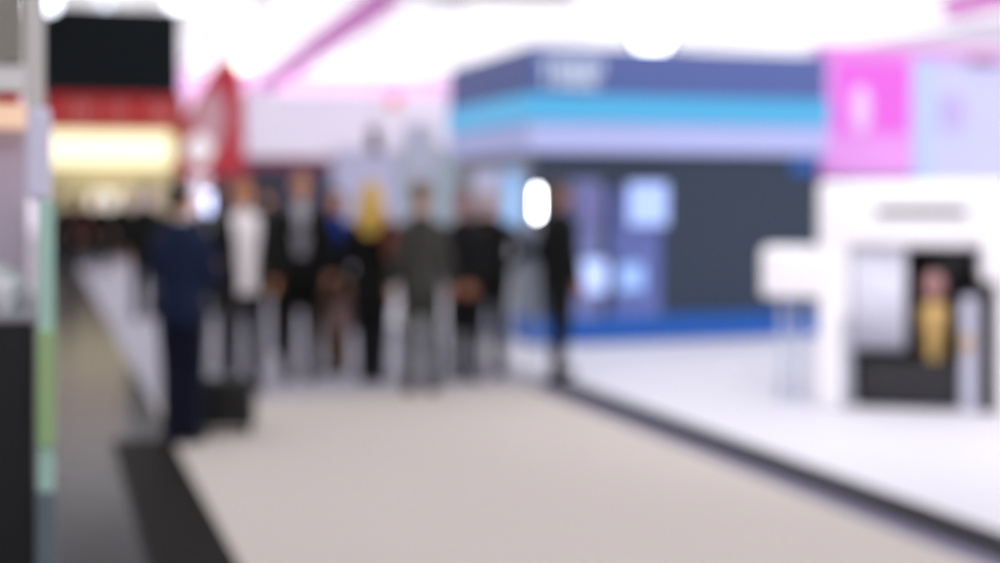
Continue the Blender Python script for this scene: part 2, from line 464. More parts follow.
def hung_spot(px, py, d, r, col, e, label, name='spotlight', rz=None):
    p = at(px, d); z = zz(py, d)
    t = thing(name, label, 'spotlight', (p.x, p.y, z), math.atan2(p.y, p.x) - math.pi / 2 if rz is None else rz)
    bm = bmesh.new(); cyl(bm, (0, .02, 0), (0, .30, .04), r * 1.25, r * .9, 20)
    obj('housing', bm, mat('spot_housing', (.55, .55, .57), .4), t, True)
    bm = bmesh.new(); cyl(bm, (0, -.02, 0), (0, .03, 0), r, r, 24)
    obj('lens', bm, mat('spot_%s' % label[:14], col, .4, emit=e), t)
    bm = bmesh.new(); cyl(bm, (0, .15, r), (0, .15, HC - z), .012, .012, 8); obj('yoke', bm, mat('steel', (.5, .5, .52), .35, .9), t)
    return t
hung_spot(22, 3, 18, .16, (.85, .9, 1), 9, 'bright white spotlight at the top beside the grey post')
hung_spot(48, 2, 19, .13, (.85, .9, 1), 8, 'white spotlight just above the left corner of the hanging screen')
hung_spot(106, 3, 21, .10, (.8, .88, 1), 4, 'small pale blue spotlight above the middle of the hanging screen')
hung_spot(176, 4, 22, .12, (.85, .92, 1), 8, 'white spotlight above the right corner of the hanging screen')
hung_spot(232, 18, 24, .34, (1, .98, 1), 4, 'big round white spotlight above the red flag')
hung_spot(243, 64, 25, .10, (1, .86, .72), 10, 'warm white spotlight hanging just right of the red flag tip')
hung_spot(652, 36, 17.5, .24, (1, .99, 1), 7, 'bright white spotlight hanging over the blue stand')

# hanging screen
d = 20; p = at(111, d)
t = thing('monitor', 'big black switched-off screen hanging from the ceiling above the red stall', 'monitor', (p.x, p.y, zz(95, d)), TH)
w, h = 1.97, 1.27
obj('casing', B(-w / 2, w / 2, 0, .09, 0, h, .015), mat('screen_casing', (.012, .013, .015), .4), t)
obj('screen', B(-w / 2 + .03, w / 2 - .03, -.008, 0.0, .03, h - .03), mat('screen_dark', srgb(12, 20, 24), .5, spec=.15), t)
for q in (-.5, .5):
    bm = bmesh.new(); cyl(bm, (q, .05, h), (q, .05, HC - zz(95, d)), .02, .02, 10); obj('hanging_pole', bm, mat('spot_housing', (.55, .55, .57), .4), t)

# two small dark loudspeakers and an orange sign hung in the distance
for px, py, dd, w_, h_, lab in ((376, 140, 26, .22, .50, 'small dark loudspeaker hung above the blond long-haired person'), (459, 124, 19, .17, .50, 'slim dark loudspeaker hung at the far end of the cyan band')):
    p = at(px, dd); z = zz(py, dd)
    t = thing('loudspeaker', lab, 'loudspeaker', (p.x, p.y, z - h_ / 2), TH)
    obj('cabinet', B(-w_ / 2, w_ / 2, 0, .2, 0, h_, .015), mat('speaker_dark', (.05, .05, .055), .6), t)
    obj('grille', B(-w_ / 2 + .015, w_ / 2 - .015, -.01, 0, .03, h_ - .03), mat('grille_dark', (.03, .03, .03), .8, noise=.3, nscale=200), t)
    bm = bmesh.new(); cyl(bm, (0, .1, h_), (0, .1, HC - z + h_ / 2), .01, .01, 8); obj('cable', bm, mat('steel', (.5, .5, .52), .35, .9), t)
p = at(394, 30); t = thing('hanging_sign', 'small orange sign hung in front of the pale back wall', 'sign', (p.x, p.y, zz(108, 30)), TH)
obj('board', B(-.14, .14, 0, .03, 0, .28, .01), mat('orange_sign', srgb(250, 120, 80), .5, emit=.3), t)
bm = bmesh.new(); cyl(bm, (0, .015, .28), (0, .015, HC - zz(108, 30)), .008, .008, 8); obj('cable', bm, MATS['steel'], t)

# ================================================================== RED STALL (far left)
d = 36.0; p = at(114, d)
t = thing('exhibition_stall', 'far stall with red sign board over a glowing warm white light box', 'exhibition stand', (p.x, p.y, 0), TH)
ww = 1.75
red = mat('red_board', srgb(200, 24, 24), .5)
obj('sign_board', B(-ww, ww, -.05, .15, zz(130, d), zz(93, d), .01), red, t)
for word in (((-1.15, -1.0), (-.9, -.7), (-.62, -.50)), ((-.1, .0), (.1, .3)), ((.85, 1.0), (1.1, 1.3), (1.38, 1.5))):
    for x0, x1 in word:
        obj('letter', B(x0, x1, -.075, -.05, zz(121, d), zz(104, d), .01), mat('sign_lettering_pale', srgb(225, 130, 125), .5), t)
obj('light_box', B(-ww + .05, ww - .3, -.02, .2, zz(165, d), zz(132, d), .01), mat('warm_light_box', srgb(255, 246, 205), .5, emit=2.3), t)
obj('light_box_rim', B(-ww, ww, -.03, .14, zz(132, d), zz(130, d)), mat('yellow_rim', srgb(220, 196, 90), .5), t)
obj('back_panel', B(-ww, ww, .25, .32, 0, zz(128, d)), mat('beige_back_panel', srgb(236, 222, 170), .6, noise=.03, nscale=3), t)
obj('counter', B(-ww, ww - .1, -.65, .05, 0, 1.05, .02), mat('black_counter', (.012, .011, .012), .5), t)
obj('counter_top', B(-ww - .05, ww - .05, -.7, .08, 1.05, 1.10, .01), mat('black_counter_top', (.02, .018, .02), .3), t)
for q in (-ww, ww + .02):
    obj('post', B(q - .06, q + .06, -.05, .3, 0, zz(93, d), .01), mat('stall_post', srgb(96, 82, 60), .6), t)
for k, (px, py, c, e, lab) in enumerate(((105, 205, (1, .93, .84), 1.6, 'white glowing table lamp with warm base, on the far black counter'), (143, 200, (1, .84, .88), .8, 'pinkish glowing table lamp on the far black counter'))):
    q = (px - 114) * d / F
    l = thing('table_lamp', lab, 'lamp', (p.x + q * CT + .25 * ST, p.y + q * ST - .25 * CT, 1.10), TH)
    bm = bmesh.new(); lathe(bm, [(.13, 0), (.13, .02), (.03, .05), (.025, .16)]); obj('base', bm, mat('lamp_base_gold', srgb(214, 150, 50), .4, .3), l, True)
    bm = bmesh.new(); lathe(bm, [(.20, .14), (.34, .16), (.40, .30), (.34, .50), (.2, .56)]); obj('lamp_shade', bm, mat('lamp_shade_%d' % k, c, .5, emit=e), l, True)

# brown post right of the stall
p = at(184, 25); t = thing('stall_pillar', 'dark brown square pillar left of the red flag', 'pillar', (p.x, p.y, 0), TH)
obj('shaft', B(-.13, .13, -.13, .13, .1, 2.45, .01), mat('brown_post', srgb(52, 42, 36), .6), t)
obj('plinth', B(-.19, .19, -.19, .19, 0, .1, .01), mat('brown_plinth', srgb(40, 33, 30), .6), t)

# red flag
d = 23.0; p = at(218, d)
t = thing('flag_banner', 'tall red sail-shaped flag with a pale patch on a pole', 'banner', (p.x, p.y, 0), TH * .3)
def sc_(px, py): return ((px - 218) * d / F, zz(py, d))
bm = bmesh.new(); prism(bm, [sc_(*q) for q in ((227, 57), (236, 62), (242, 80), (243, 130), (243, 176), (176, 176), (181, 140), (190, 108), (206, 80), (218, 62))], -.012, .012)
obj('cloth', bm, mat('red_flag_cloth', srgb(220, 66, 78), .7, noise=.05, nscale=6), t)
bm = bmesh.new(); prism(bm, [sc_(*q) for q in ((212, 86), (224, 98), (226, 125), (218, 150), (202, 152), (192, 132), (198, 104))], -.022, -.013)
obj('emblem', bm, mat('flag_emblem_pale', srgb(240, 186, 194), .7), t)
bm = bmesh.new(); x_, z_ = sc_(245, 60); cyl(bm, (x_, 0, .06), (x_, 0, z_), .02, .012, 10)
obj('pole', bm, mat('flag_pole_red', srgb(190, 40, 55), .5), t)
bm = bmesh.new(); lathe(bm, [(.25, 0), (.25, .03), (.05, .08), (.03, .12)], c=(x_, 0)); obj('base', bm, mat('spot_housing', (.55, .55, .57), .4), t, True)

# glowing globe lamp left of the flag
d = 22; p = at(199, d); z = zz(150, d)
t = thing('globe_lamp', 'white glowing globe lamp on a stand in front of the red flag', 'lamp', (p.x, p.y, 0), 0)
bm = bmesh.new(); ell(bm, (0, 0, z), (.21, .21, .24), 24); obj('globe', bm, mat('globe_glow', (1, .93, .97), .5, emit=1.25), t, True)
bm = bmesh.new(); cyl(bm, (0, 0, .03), (0, 0, z - .2), .02, .02, 10); obj('pole', bm, MATS['spot_housing'], t)
bm = bmesh.new(); lathe(bm, [(.2, 0), (.2, .02), (.04, .05)]); obj('base', bm, MATS['spot_housing'], t, True)

# small upright light between the navy man and the man in the open jacket
def tube_lamp(px, py, d, hgt, rad, col, e, label, z0=0.0):
    p = at(px, d); z = zz(py, d)
    t = thing('tube_lamp', label, 'lamp', (p.x, p.y, z0), 0)
    bm = bmesh.new(); cap(bm, (0, 0, z - hgt / 2 + rad - z0), (0, 0, z + hgt / 2 - rad - z0), rad, rad, 16)
    obj('light_tube', bm, mat('tube_glow_%d' % px, col, .5, emit=e), t, True)
    bm = bmesh.new(); cyl(bm, (0, 0, .02), (0, 0, z - hgt / 2 - z0), .012, .012, 10); obj('pole', bm, MATS['spot_housing'], t)
    bm = bmesh.new(); lathe(bm, [(.14, 0), (.14, .015), (.03, .03)]); obj('base', bm, MATS['spot_housing'], t, True)
    return t
tube_lamp(208, 203, 12.3, .19, .03, (.55, .64, 1.0), 6, 'pale blue upright tube lamp behind the navy-suited man')
tube_lamp(537, 203, 13.6, .29, .022, (.95, .97, 1.0), 38, 'brilliant white upright tube lamp by the corner of the blue stand', .06)

# white hanging banner, maroon lower edge, navy wall below
d = 32.0; p = at(283, d)
t = thing('hanging_banner', 'wide white banner with maroon lower edge above the navy wall', 'banner', (p.x, p.y, 0), TH)
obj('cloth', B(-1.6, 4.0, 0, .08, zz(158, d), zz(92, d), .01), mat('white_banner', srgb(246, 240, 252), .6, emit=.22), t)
obj('maroon_edge', B(-1.6, 1.45, -.02, .09, zz(168, d), zz(157, d), .01), mat('maroon_edge', srgb(140, 70, 90), .6), t)
for q in (-1.4, 1.2, 3.8):
    bm = bmesh.new(); cyl(bm, (q, .04, zz(92, d)), (q, .04, HC), .01, .01, 8); obj('cable', bm, MATS['steel'], t)
d = 33.0; p = at(290, d)
t = thing('partition_wall', 'dark navy stand wall behind the heads of the suited men', 'exhibition wall', (p.x, p.y, 0), TH)
obj('panel', B(-1.9, 1.35, 0, .1, .1, zz(166, d), .01), mat('navy_wall', srgb(50, 58, 82), .6), t)
obj('skirting', B(-1.9, 1.35, -.02, .12, 0, .1), mat('grey_skirting', (.3, .3, .33), .6), t)
# pale stands behind the middle of the group
for px, w_, d, ytop, c, lab in ((392, 2.6, 30.0, 150, srgb(196, 196, 222), 'pale lilac stand wall behind the blond person'),
                                (447, 1.7, 24.0, 148, srgb(168, 184, 190), 'grey green stand wall behind the man in grey')):
    p = at(px, d)
    t = thing('partition_wall', lab, 'exhibition wall', (p.x, p.y, 0), TH)
    obj('panel', B(-w_ / 2, w_ / 2, 0, .1, .1, zz(ytop, d), .01), mat('wall_' + lab[:12], c, .6), t)
    obj('skirting', B(-w_ / 2, w_ / 2, -.02, .12, 0, .1), mat('grey_skirting', (.3, .3, .33), .6), t)
    obj('top_rail', B(-w_ / 2, w_ / 2, -.01, .11, zz(ytop, d), zz(ytop, d) + .05), panel_f, t)
for px, d, c, e, w_, h_, py, lab in ((420, 22, srgb(226, 228, 255), .5, .5, .8, 150, 'tall glowing lilac display screen behind the man in grey'),
                                   (488, 14.7, srgb(214, 214, 255), .8, .30, .36, 188, 'glowing lilac display screen behind the pair in black'),
                                   (512, 13.8, srgb(150, 200, 255), .75, .20, .55, 198, 'narrow light blue display screen left of the bright tube lamp')):
    p = at(px, d); z = zz(py, d)
    t = thing('display_screen', lab, 'display screen', (p.x, p.y, .0), TH)
    obj('casing', B(-w_ / 2 - .02, w_ / 2 + .02, 0, .05, z - h_ / 2 - .02, z + h_ / 2 + .02, .008), MATS['spot_housing'], t)
    obj('screen', B(-w_ / 2, w_ / 2, -.006, 0, z - h_ / 2, z + h_ / 2), mat('screen_glow_%d' % px, c, .4, emit=e), t)
    bm = bmesh.new(); cyl(bm, (0, .025, .02), (0, .025, z - h_ / 2), .025, .025, 10); obj('pole', bm, MATS['spot_housing'], t)
    obj('foot', B(-.2, .2, -.13, .17, 0, .02, .005), MATS['spot_housing'], t)

# ================================================================== BLUE STAND
C0 = at(528, 14.2)
def fx(px):                       # distance along the front wall for a column of the photograph
    k = (px - 500) / F
    return (k * C0.y - C0.x) / (CT - k * ST)
def fz(px, py): return zz(py, C0.y + fx(px) * ST)
WB = fx(821); DB = 2.9
st = thing('exhibition_stand', 'big dark blue stand with a glowing cyan band and blue plinth', 'exhibition stand', (C0.x, C0.y, .06), TH)
H = lambda py: zz(py, 14.2) - .06
slate = mat('slate_wall', srgb(44, 60, 78), .55, noise=.03, nscale=2)
header = mat('slate_blue_header', srgb(92, 112, 176), .5, noise=.02, nscale=2)
obj('front_wall', B(.12, WB, 0.04, .14, .26, H(152)), slate, st)
obj('side_wall', B(.10, .20, .14, DB, .26, H(152)), mat('grey_glass_wall', srgb(120, 132, 142), .3), st)
obj('back_wall', B(.12, WB, DB - .1, DB, .26, H(152)), slate, st)
obj('end_wall', B(WB - .1, WB, .14, DB - .1, .26, H(152)), slate, st)
bm = bmesh.new(); box(bm, .06, WB + .02, -.02, DB, 0, .27, .01)
obj('plinth', bm, mat('bright_blue_plinth', srgb(12, 96, 186), .5), st)
obj('header', B(0, WB + .05, -.04, DB, H(93), H(46), .01), header, st)
obj('light_band', B(-.02, WB + .07, -.06, DB + .02, H(121), H(94), .008), mat('cyan_light_band', srgb(84, 188, 240), .4, emit=1.15), st)
obj('lower_band', B(.0, WB + .05, -.04, DB, H(152), H(122), .01), mat('pale_lilac_band', srgb(178, 186, 232), .5, emit=.4), st)
obj('band_gap', B(.02, WB + .03, -.02, DB - .02, H(122), H(121)), slate, st)
# wordmark: blurred beyond reading, pale upright strokes in four blocks
bm = bmesh.new()
x = fx(538)
zt, zb = H(58), H(86); s_ = .035
def bar(x0, x1, z0, z1): box(bm, x0, x1, -.075, -.04, z0, z1, .004)
for k, kind in enumerate((0, 1, 1, 2)):
    w_ = .145
    if kind == 0: bar(x, x + w_, zt - s_, zt); bar(x + w_ / 2 - s_ / 2, x + w_ / 2 + s_ / 2, zb, zt - s_)
    else:
        bar(x, x + s_, zb, zt); bar(x + w_ - s_, x + w_, zb if kind == 1 else (zb + zt) / 2, zt)
        for q in (zb, (zb + zt) / 2 - s_ / 2, zt - s_): bar(x + s_, x + w_ - s_, q, q + s_)
    x += w_ + .035
obj('wordmark', bm, mat('wordmark_white', srgb(226, 236, 255), .5, emit=1.2), st)
obj('blue_badge', B(fx(793), fx(815), .015, .04, H(172), H(154), .005), mat('badge_blue', srgb(40, 100, 180), .5, emit=.1), st)
obj('side_panel_blue', B(.085, .10, .4, 1.6, H(235), H(165), .003), mat('side_panel_glow', srgb(150, 170, 215), .5, emit=.25), st, label='pale blue glowing panel')

def onface(px, py, name, label, cat, w_, h_, c, e, dep=.05, frame=(.25, .27, .36), st=st):
    X = fx(px); q = C0 + Vector((X * CT, X * ST, 0)); z = fz(px, py)
    if name == 'display_panel':
        b_ = z - h_ / 2 - .06
        pn = obj('display_panel', B(X - w_ / 2, X + w_ / 2, -.01, .04, b_, b_ + h_, .006), mat('glow_%s' % label[:22], c, .4, emit=e), st, label=label)
        return pn
    off = Vector((ST, -CT, 0)) * (dep + .012)
    t = thing(name, label, cat, (q.x + off.x, q.y + off.y, z - h_ / 2), TH)
    obj('casing', B(-w_ / 2, w_ / 2, 0, dep, 0, h_, .006), mat('casing_%s' % label[:10], frame, .5), t)
    obj('screen', B(-w_ / 2 + .012, w_ / 2 - .012, -.006, 0, .012, h_ - .012), mat('glow_%s' % label[:22], c, .4, emit=e), t)
    return t
onface(586, 252, 'display_panel', 'narrow dim lilac display panel on the dark wall beside the man in black', 'display panel', .34, 1.50, srgb(120, 128, 178), .26, .03, (.12, .13, .2))
onface(636, 256, 'display_panel', 'wider dim blue display panel on the dark wall, right of the narrow one', 'display panel', .55, 1.42, srgb(98, 112, 176), .26, .03, (.12, .13, .2))
onface(644, 204, 'monitor', 'bright square light blue monitor, topmost on the dark wall', 'monitor', .46, .46, srgb(168, 190, 250), 2.0, .09)
onface(590, 276, 'monitor', 'small bright white blue monitor low on the narrow display panel', 'monitor', .30, .36, srgb(178, 198, 252), 2.2, .09)
onface(627, 277, 'monitor', 'small light blue monitor low on the wider display panel', 'monitor', .30, .30, srgb(150, 184, 248), 1.8, .09)
onface(588, 205, 'monitor', 'dim lilac monitor high on the narrow display panel', 'monitor', .26, .40, srgb(150, 150, 225), .5, .09)

# ================================================================== MAGENTA STAND
C1 = at(824, 16.7)
def gx(px):
    k = (px - 500) / F
    return (k * C1.y - C1.x) / (CT - k * ST)
st = thing('exhibition_stand', 'white stand with a glowing magenta wall and pink top line', 'exhibition stand', (C1.x, C1.y, .06), TH)
H1 = lambda px, py: zz(py, C1.y + gx(px) * ST) - .06
WM = gx(912)
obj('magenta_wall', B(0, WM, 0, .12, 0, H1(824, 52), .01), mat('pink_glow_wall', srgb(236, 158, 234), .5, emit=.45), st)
obj('hot_magenta_panel', B(gx(836), gx(907), -.04, 0, H1(870, 132), H1(870, 62), .005), mat('hot_magenta', srgb(240, 104, 232), .5, emit=1.3), st, label='hot magenta glowing panel')
bm = bmesh.new(); loft(bm, [(H1(858, 132), .08, .015, gx(858), -.055), (H1(858, 118), .14, .018, gx(858), -.055), (H1(858, 98), .13, .018, gx(858), -.055), (H1(858, 86), .06, .015, gx(858), -.055)])
obj('printed_figure', bm, mat('figure_pale', srgb(250, 214, 252), .5, emit=.3), st, label='pale oval print')
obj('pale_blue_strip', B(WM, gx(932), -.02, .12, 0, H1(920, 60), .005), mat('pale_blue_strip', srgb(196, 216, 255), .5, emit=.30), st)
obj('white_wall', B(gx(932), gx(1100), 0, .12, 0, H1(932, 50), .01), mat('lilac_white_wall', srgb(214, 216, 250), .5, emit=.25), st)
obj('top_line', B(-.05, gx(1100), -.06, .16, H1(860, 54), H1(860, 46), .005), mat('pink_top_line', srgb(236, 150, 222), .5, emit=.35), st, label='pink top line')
def onm(px, py, name, label, cat, w_, h_, c, e):
    X = gx(px); q = C1 + Vector((X * CT, X * ST, 0)) + Vector((ST, -CT, 0)) * .045; z = zz(py, q.y)
    t = thing(name, label, cat, (q.x, q.y, z - h_ / 2), TH)
    obj('frame', B(-w_ / 2, w_ / 2, 0, .04, 0, h_, .006), panel_f, t)
    obj('print', B(-w_ / 2 + .02, w_ / 2 - .02, -.004, 0, .02, h_ - .02), mat('print_%d' % px, c, .4, emit=e), t)
onm(952, 112, 'poster', 'pale purple poster on the white wall right of the magenta wall', 'poster', .36, .44, srgb(206, 190, 244), .25)
onm(982, 62, 'monitor', 'slim grey monitor high on the white wall at top right', 'monitor', .50, .14, srgb(150, 140, 165), .05)
# display boxes in front of the magenta stand
p = at(880, 15.6)
t = thing('display_counter', 'grey and white display counter in front of the magenta wall', 'counter', (p.x, p.y, .06), TH)
obj('body', B(-.45, .45, 0, .5, 0, 1.72, .02), mat('counter_grey', srgb(196, 196, 214), .5), t)
obj('top', B(-.48, .48, -.03, .53, 1.72, 1.76, .008), mat('counter_grey_dark', srgb(120, 125, 140), .5), t)

# ================================================================== WHITE MACHINE (right)
dM = 9.95; pM = at(916, dM)
def mx(px): return (px - 910) * dM / F
def mz(py): return zz(py, dM) - .06
yaw = R(-13)
mc = thing('printing_machine', 'big white open-fronted machine with a dark slot and a left wing', 'machine', (pM.x, pM.y, .06), yaw)
mw = mat('machine_white', srgb(252, 250, 253), .35, noise=.01, nscale=3)
mblack = mat('machine_black', srgb(14, 14, 16), .45)
x0, x1 = mx(814), mx(1046)
bm = bmesh.new(); box(bm, x0, x1, 0, 1.0, mz(248), mz(181), .06, 4)
obj('upper_housing', bm, mw, mc, True)
for q in mc.children: pass
obj('slot', B(mx(872), mx(958), -.012, .01, mz(215.5), mz(208), .002), mat('slot_dark', srgb(34, 30, 24), .5), mc, label='thin dark slot')
obj('left_column', B(x0, mx(846), .0, .95, 0.0, mz(246), .03, 3), mw, mc)
obj('right_column', B(mx(986), x1, .0, .95, 0.0, mz(246), .03, 3), mw, mc)
obj('right_bulge', B(mx(972), x1 + .02, -.06, .3, mz(282), mz(236), .04, 4), mw, mc)
obj('back_panel', B(mx(846), mx(986), .80, .9, .05, mz(246)), mblack, mc)
obj('base', B(mx(846), mx(986), .10, .85, 0, .05, .01), mblack, mc)
obj('tray', B(mx(856), mx(952), .02, .75, .05, mz(366), .02), mat('tray_dark', srgb(34, 34, 38), .5), mc, label='black tray with raised rim')
bm = bmesh.new()
for a in ((mx(856), mx(952), .02, .05), (mx(856), mx(862), .05, .72), (mx(946), mx(952), .05, .72)):
    box(bm, a[0], a[1], a[2], a[3], mz(366), mz(361), .004)
obj('tray_rim', bm, mblack, mc)
bm = bmesh.new()                                  # softly pleated white curtain
n = 24; pts = []
for i in range(n + 1):
    xx = mx(848) + (mx(901) - mx(848)) * i / n; pts.append((xx, .10 + .012 * math.sin(i * 1.9)))
for i in range(n):
    f = [bm.verts.new((pts[i][0], pts[i][1], mz(352))), bm.verts.new((pts[i + 1][0], pts[i + 1][1], mz(352))), bm.verts.new((pts[i + 1][0], pts[i + 1][1], mz(247))), bm.verts.new((pts[i][0], pts[i][1], mz(247)))]
    bm.faces.new(f)
bmesh.ops.remove_doubles(bm, verts=bm.verts[:], dist=.0001)
cu = obj('curtain', bm, mat('curtain_white', srgb(226, 226, 240), .7), mc, True, 'pleated white curtain')
md = cu.modifiers.new('s', 'SOLIDIFY'); md.thickness = .004
obj('grey_side_post', B(mx(838), mx(849), -.01, .05, 0, mz(318), .006), mat('grey_post', srgb(170, 172, 184), .5), mc)
obj('white_front_leg', B(mx(953), mx(969), -.02, .06, 0, mz(296), .015), mat('leg_lilac_white', srgb(196, 196, 214), .5), mc)
obj('black_front_post', B(mx(972), mx(983), -.01, .06, 0, mz(280), .006), mblack, mc)
bm = bmesh.new(); cap(bm, (mx(960), .30, mz(262)), (mx(938), .28, mz(272)), .11, .10, 18); cap(bm, (mx(958), .40, mz(262)), (mx(955), .40, mz(380)), .10, .10, 18)
obj('black_drum', to_bm(fuse(bm, .012)), mblack, mc, True)
bm = bmesh.new(); cyl(bm, (mx(957), -.035, mz(342)), (mx(957), -.02, mz(342)), .045, .05, 20); cyl(bm, (mx(957), -.06, mz(342)), (mx(957), -.035, mz(342)), .022, .022, 16)
obj('knob', bm, mat('brass_knob', srgb(206, 170, 104), .4, .2), mc, True, 'round brass-coloured knob')
# left wing
bm = bmesh.new(); box(bm, mx(757), x0 + .12, .02, .60, mz(300), mz(249), .045, 4)
obj('left_wing', bm, mw, mc, True)
for q in (mx(778), mx(794)):
    bm = bmesh.new(); cyl(bm, (q, .3, .02), (q, .3, mz(299)), .022, .022, 12); lathe(bm, [(.05, 0), (.05, .02), (.02, .03)], c=(q, .3)); obj('wing_leg', bm, mat('wing_leg_white', srgb(206, 214, 235), .4), mc, True)

# sculpted sample on the tray
p = Matrix.Rotation(yaw, 4, 'Z') @ Vector((mx(929), .2, 0)) + Vector((pM.x, pM.y, 0))
t = thing('sample_figure', 'tan waisted figure with pinkish rounded top standing on the black tray', 'figure', (p.x, p.y, .06 + mz(366)), yaw)
zt = lambda py: mz(py) - mz(366)
bm = bmesh.new(); lathe(bm, [(.055, 0.002), (.065, .03), (.055, zt(355)), (.075, zt(338)), (.105, zt(318)), (.10, zt(308)), (.03, zt(303))], 24)
obj('torso', bm, mat('tan_material', srgb(214, 178, 112), .55, noise=.05, nscale=20), t, True)
bm = bmesh.new(); cap(bm, (0, 0, zt(305)), (0, 0, zt(300)), .03, .03); ell(bm, (0, 0, zt(287)), (.085, .08, .11), 20)
obj('head', to_bm(fuse(bm, .01)), mat('pinkish_material', srgb(182, 138, 134), .55), t, True)

# ================================================================== NEAR SHOWCASE (left edge)
p = at(27, 3.3)
sh = thing('showcase', 'near grey and black showcase with mauve panel and green glass edge', 'showcase', (p.x, p.y, 0), TH)
k = 3.3 / F; ZN = lambda py: CAMH + (HZ - py) * k
obj('cabinet', B(-1.1, .018, 0, .75, 0, ZN(322), .01), mat('cabinet_black', srgb(16, 17, 20), .5), sh)
obj('counter_top', B(-1.1, .021, -.01, .75, ZN(322), ZN(314), .004), mat('counter_grey_top', srgb(150, 150, 156), .4), sh)
obj('back_panel', B(-1.1, -.005, .42, .47, ZN(314), ZN(121), .004), mat('mauve_panel', srgb(196, 180, 198), .6), sh, label='mauve back panel')
obj('light_strip', B(-1.1, 0, .30, .48, ZN(121) , ZN(96), .004), mat('peach_light', srgb(255, 214, 184), .5, emit=1.2), sh, label='peach light strip')
obj('red_rail', B(-1.1, -.02, .29, .48, ZN(96), ZN(84), .004), mat('red_rail', srgb(190, 40, 34), .5), sh)
obj('white_header', B(-1.1, .005, .28, .48, ZN(84), ZN(54), .004), mat('header_white', srgb(232, 230, 228), .5), sh)
obj('taupe_fascia', B(-1.1, -.01, .27, .49, ZN(54), 2.75, .004), mat('taupe', srgb(140, 136, 126), .6), sh)
obj('upper_post', B(-.005, .04, -.01, .03, ZN(108), 2.75, .005), mat('post_beige_grey', srgb(206, 203, 198), .5), sh)
obj('white_bracket', B(-.002, .055, -.02, .04, ZN(200), ZN(108), .012), mat('bracket_lilac_white', srgb(222, 220, 240), .4), sh)
gl = mat('green_glass_edge', srgb(186, 228, 210), .15, trans=.15)
obj('glass_panel', B(.024, .062, -.02, .70, ZN(492), ZN(200), .004), gl, sh, label='mint green glass panel')
obj('green_strip', B(.022, .064, -.032, -.02, ZN(446), ZN(330), .003), mat('bright_green_strip', srgb(150, 182, 128), .5, emit=.1), sh, label='bright green strip on the glass edge')
obj('lower_post', B(.02, .066, -.02, .04, 0, ZN(492), .005), mat('post_blue_grey', srgb(104, 118, 124), .4), sh)
cup = None
for i, (xx, yy, sc1, lab) in enumerate(((-.045, .10, 1.0, 'white porcelain cup at the right end of the showcase counter'), (-.085, .22, 1.25, 'bigger white bowl-like cup behind the front one on the showcase counter'), (-.17, .12, 1.0, 'white porcelain cup, second along the showcase counter'))):
    q = Matrix.Rotation(TH, 4, 'Z') @ Vector((xx, yy, 0)) + Vector((p.x, p.y, 0))
    if cup is None:
        cup = thing('cup', lab, 'cup', (q.x, q.y, ZN(314) ), 0, 'white cups on the showcase counter')
        bm = bmesh.new(); prof = [(.018, 0), (.022, .004), (.020, .01), (.034, .04), (.038, .085), (.035, .085), (.031, .042), (.012, .014)]
        lathe(bm, prof, 24); obj('bowl', bm, mat('porcelain', srgb(226, 226, 232), .25), cup, True)
        bm = bmesh.new(); chain(bm, [((.034, 0, .07), .004), ((.056, 0, .068), .004), ((.058, 0, .045), .004), ((.034, 0, .035), .004)], 8); obj('handle', bm, MATS['porcelain'], cup, True)
    else:
        c = dup(cup, label=lab, loc=(q.x, q.y, ZN(314))); c.scale = (sc1,) * 3

# ================================================================== PEOPLE
PI = math.pi
navy = srgb(23, 35, 64)
person('man in a navy blue suit seen from behind, standing at the carpet edge', 182, 8.95, R(166), 1.68, jacket=navy, trousers=srgb(15, 19, 40), shirt=srgb(200, 200, 210),
       hair=srgb(52, 40, 34), arms=('fold', 'front'), feet=((.062, .03), (-.066, -.03)), stout=.88, turn=R(-8))
person('person in a plain black coat half hidden behind the navy-suited man', 214, 13.0, R(20), 1.74, jacket=srgb(26, 27, 22), trousers=srgb(24, 24, 22), hair=srgb(48, 36, 28), arms=('back', 'back'), hem=.5, stout=1.14, skin=SKIN2)
person('man in an open black jacket over a white shirt, behind the suitcase', 243, 11.4, R(24), 1.73, jacket=srgb(24, 24, 20), trousers=srgb(20, 20, 20), shirt=srgb(250, 244, 244), coat='wide',
       hair=srgb(150, 96, 52), skin=mat('skin_ruddy', srgb(236, 164, 110), .55, noise=.05, nscale=40), arms=('open', 'back'), stout=1.12, turn=R(8))
person('person in a long dark grey coat between the two men in white shirts', 268, 14.0, R(190), 1.76, jacket=srgb(52, 52, 48), trousers=srgb(34, 34, 34), hair=srgb(60, 48, 38), hem=.62, stout=1.05)
person('tall man in a black suit with pale shirt and silver grey tie', 301, 12.1, R(8), 1.79, jacket=srgb(20, 19, 18), trousers=srgb(14, 13, 12), shirt=srgb(226, 226, 232), tie=srgb(160, 160, 172), coat='open',
       hair=srgb(150, 110, 84), arms=('down', 'down'), stout=1.1, feet=((.09, .0), (-.12, -.03)))
person('person in a dark jacket over a royal blue top with brown trousers and clasped hands', 336, 12.5, R(-10), 1.64, jacket=srgb(28, 30, 40), trousers=srgb(112, 90, 72), shirt=srgb(34, 70, 176), coat='scarf', hair=srgb(92, 84, 86), hairstyle='bob', arms=('front', 'front'), female=True, stout=.84, feet=((.06, 0), (-.06, .02)))
person('blond long-haired person in a black coat seen from behind', 372, 11.9, R(176), 1.70, jacket=srgb(14, 14, 13), trousers=srgb(20, 22, 24), hair=srgb(226, 186, 84), hairstyle='long', arms=('down', 'down'), hem=.66, female=True, feet=((.06, .02), (-.07, -.02)), stout=1.04)
person('person in a grey-green suit seen from behind, left of the pair in black', 421, 11.25, R(186), 1.70, jacket=srgb(64, 63, 59), trousers=srgb(56, 58, 52), hair=srgb(128, 92, 56), arms=('down', 'down'), stout=.92)
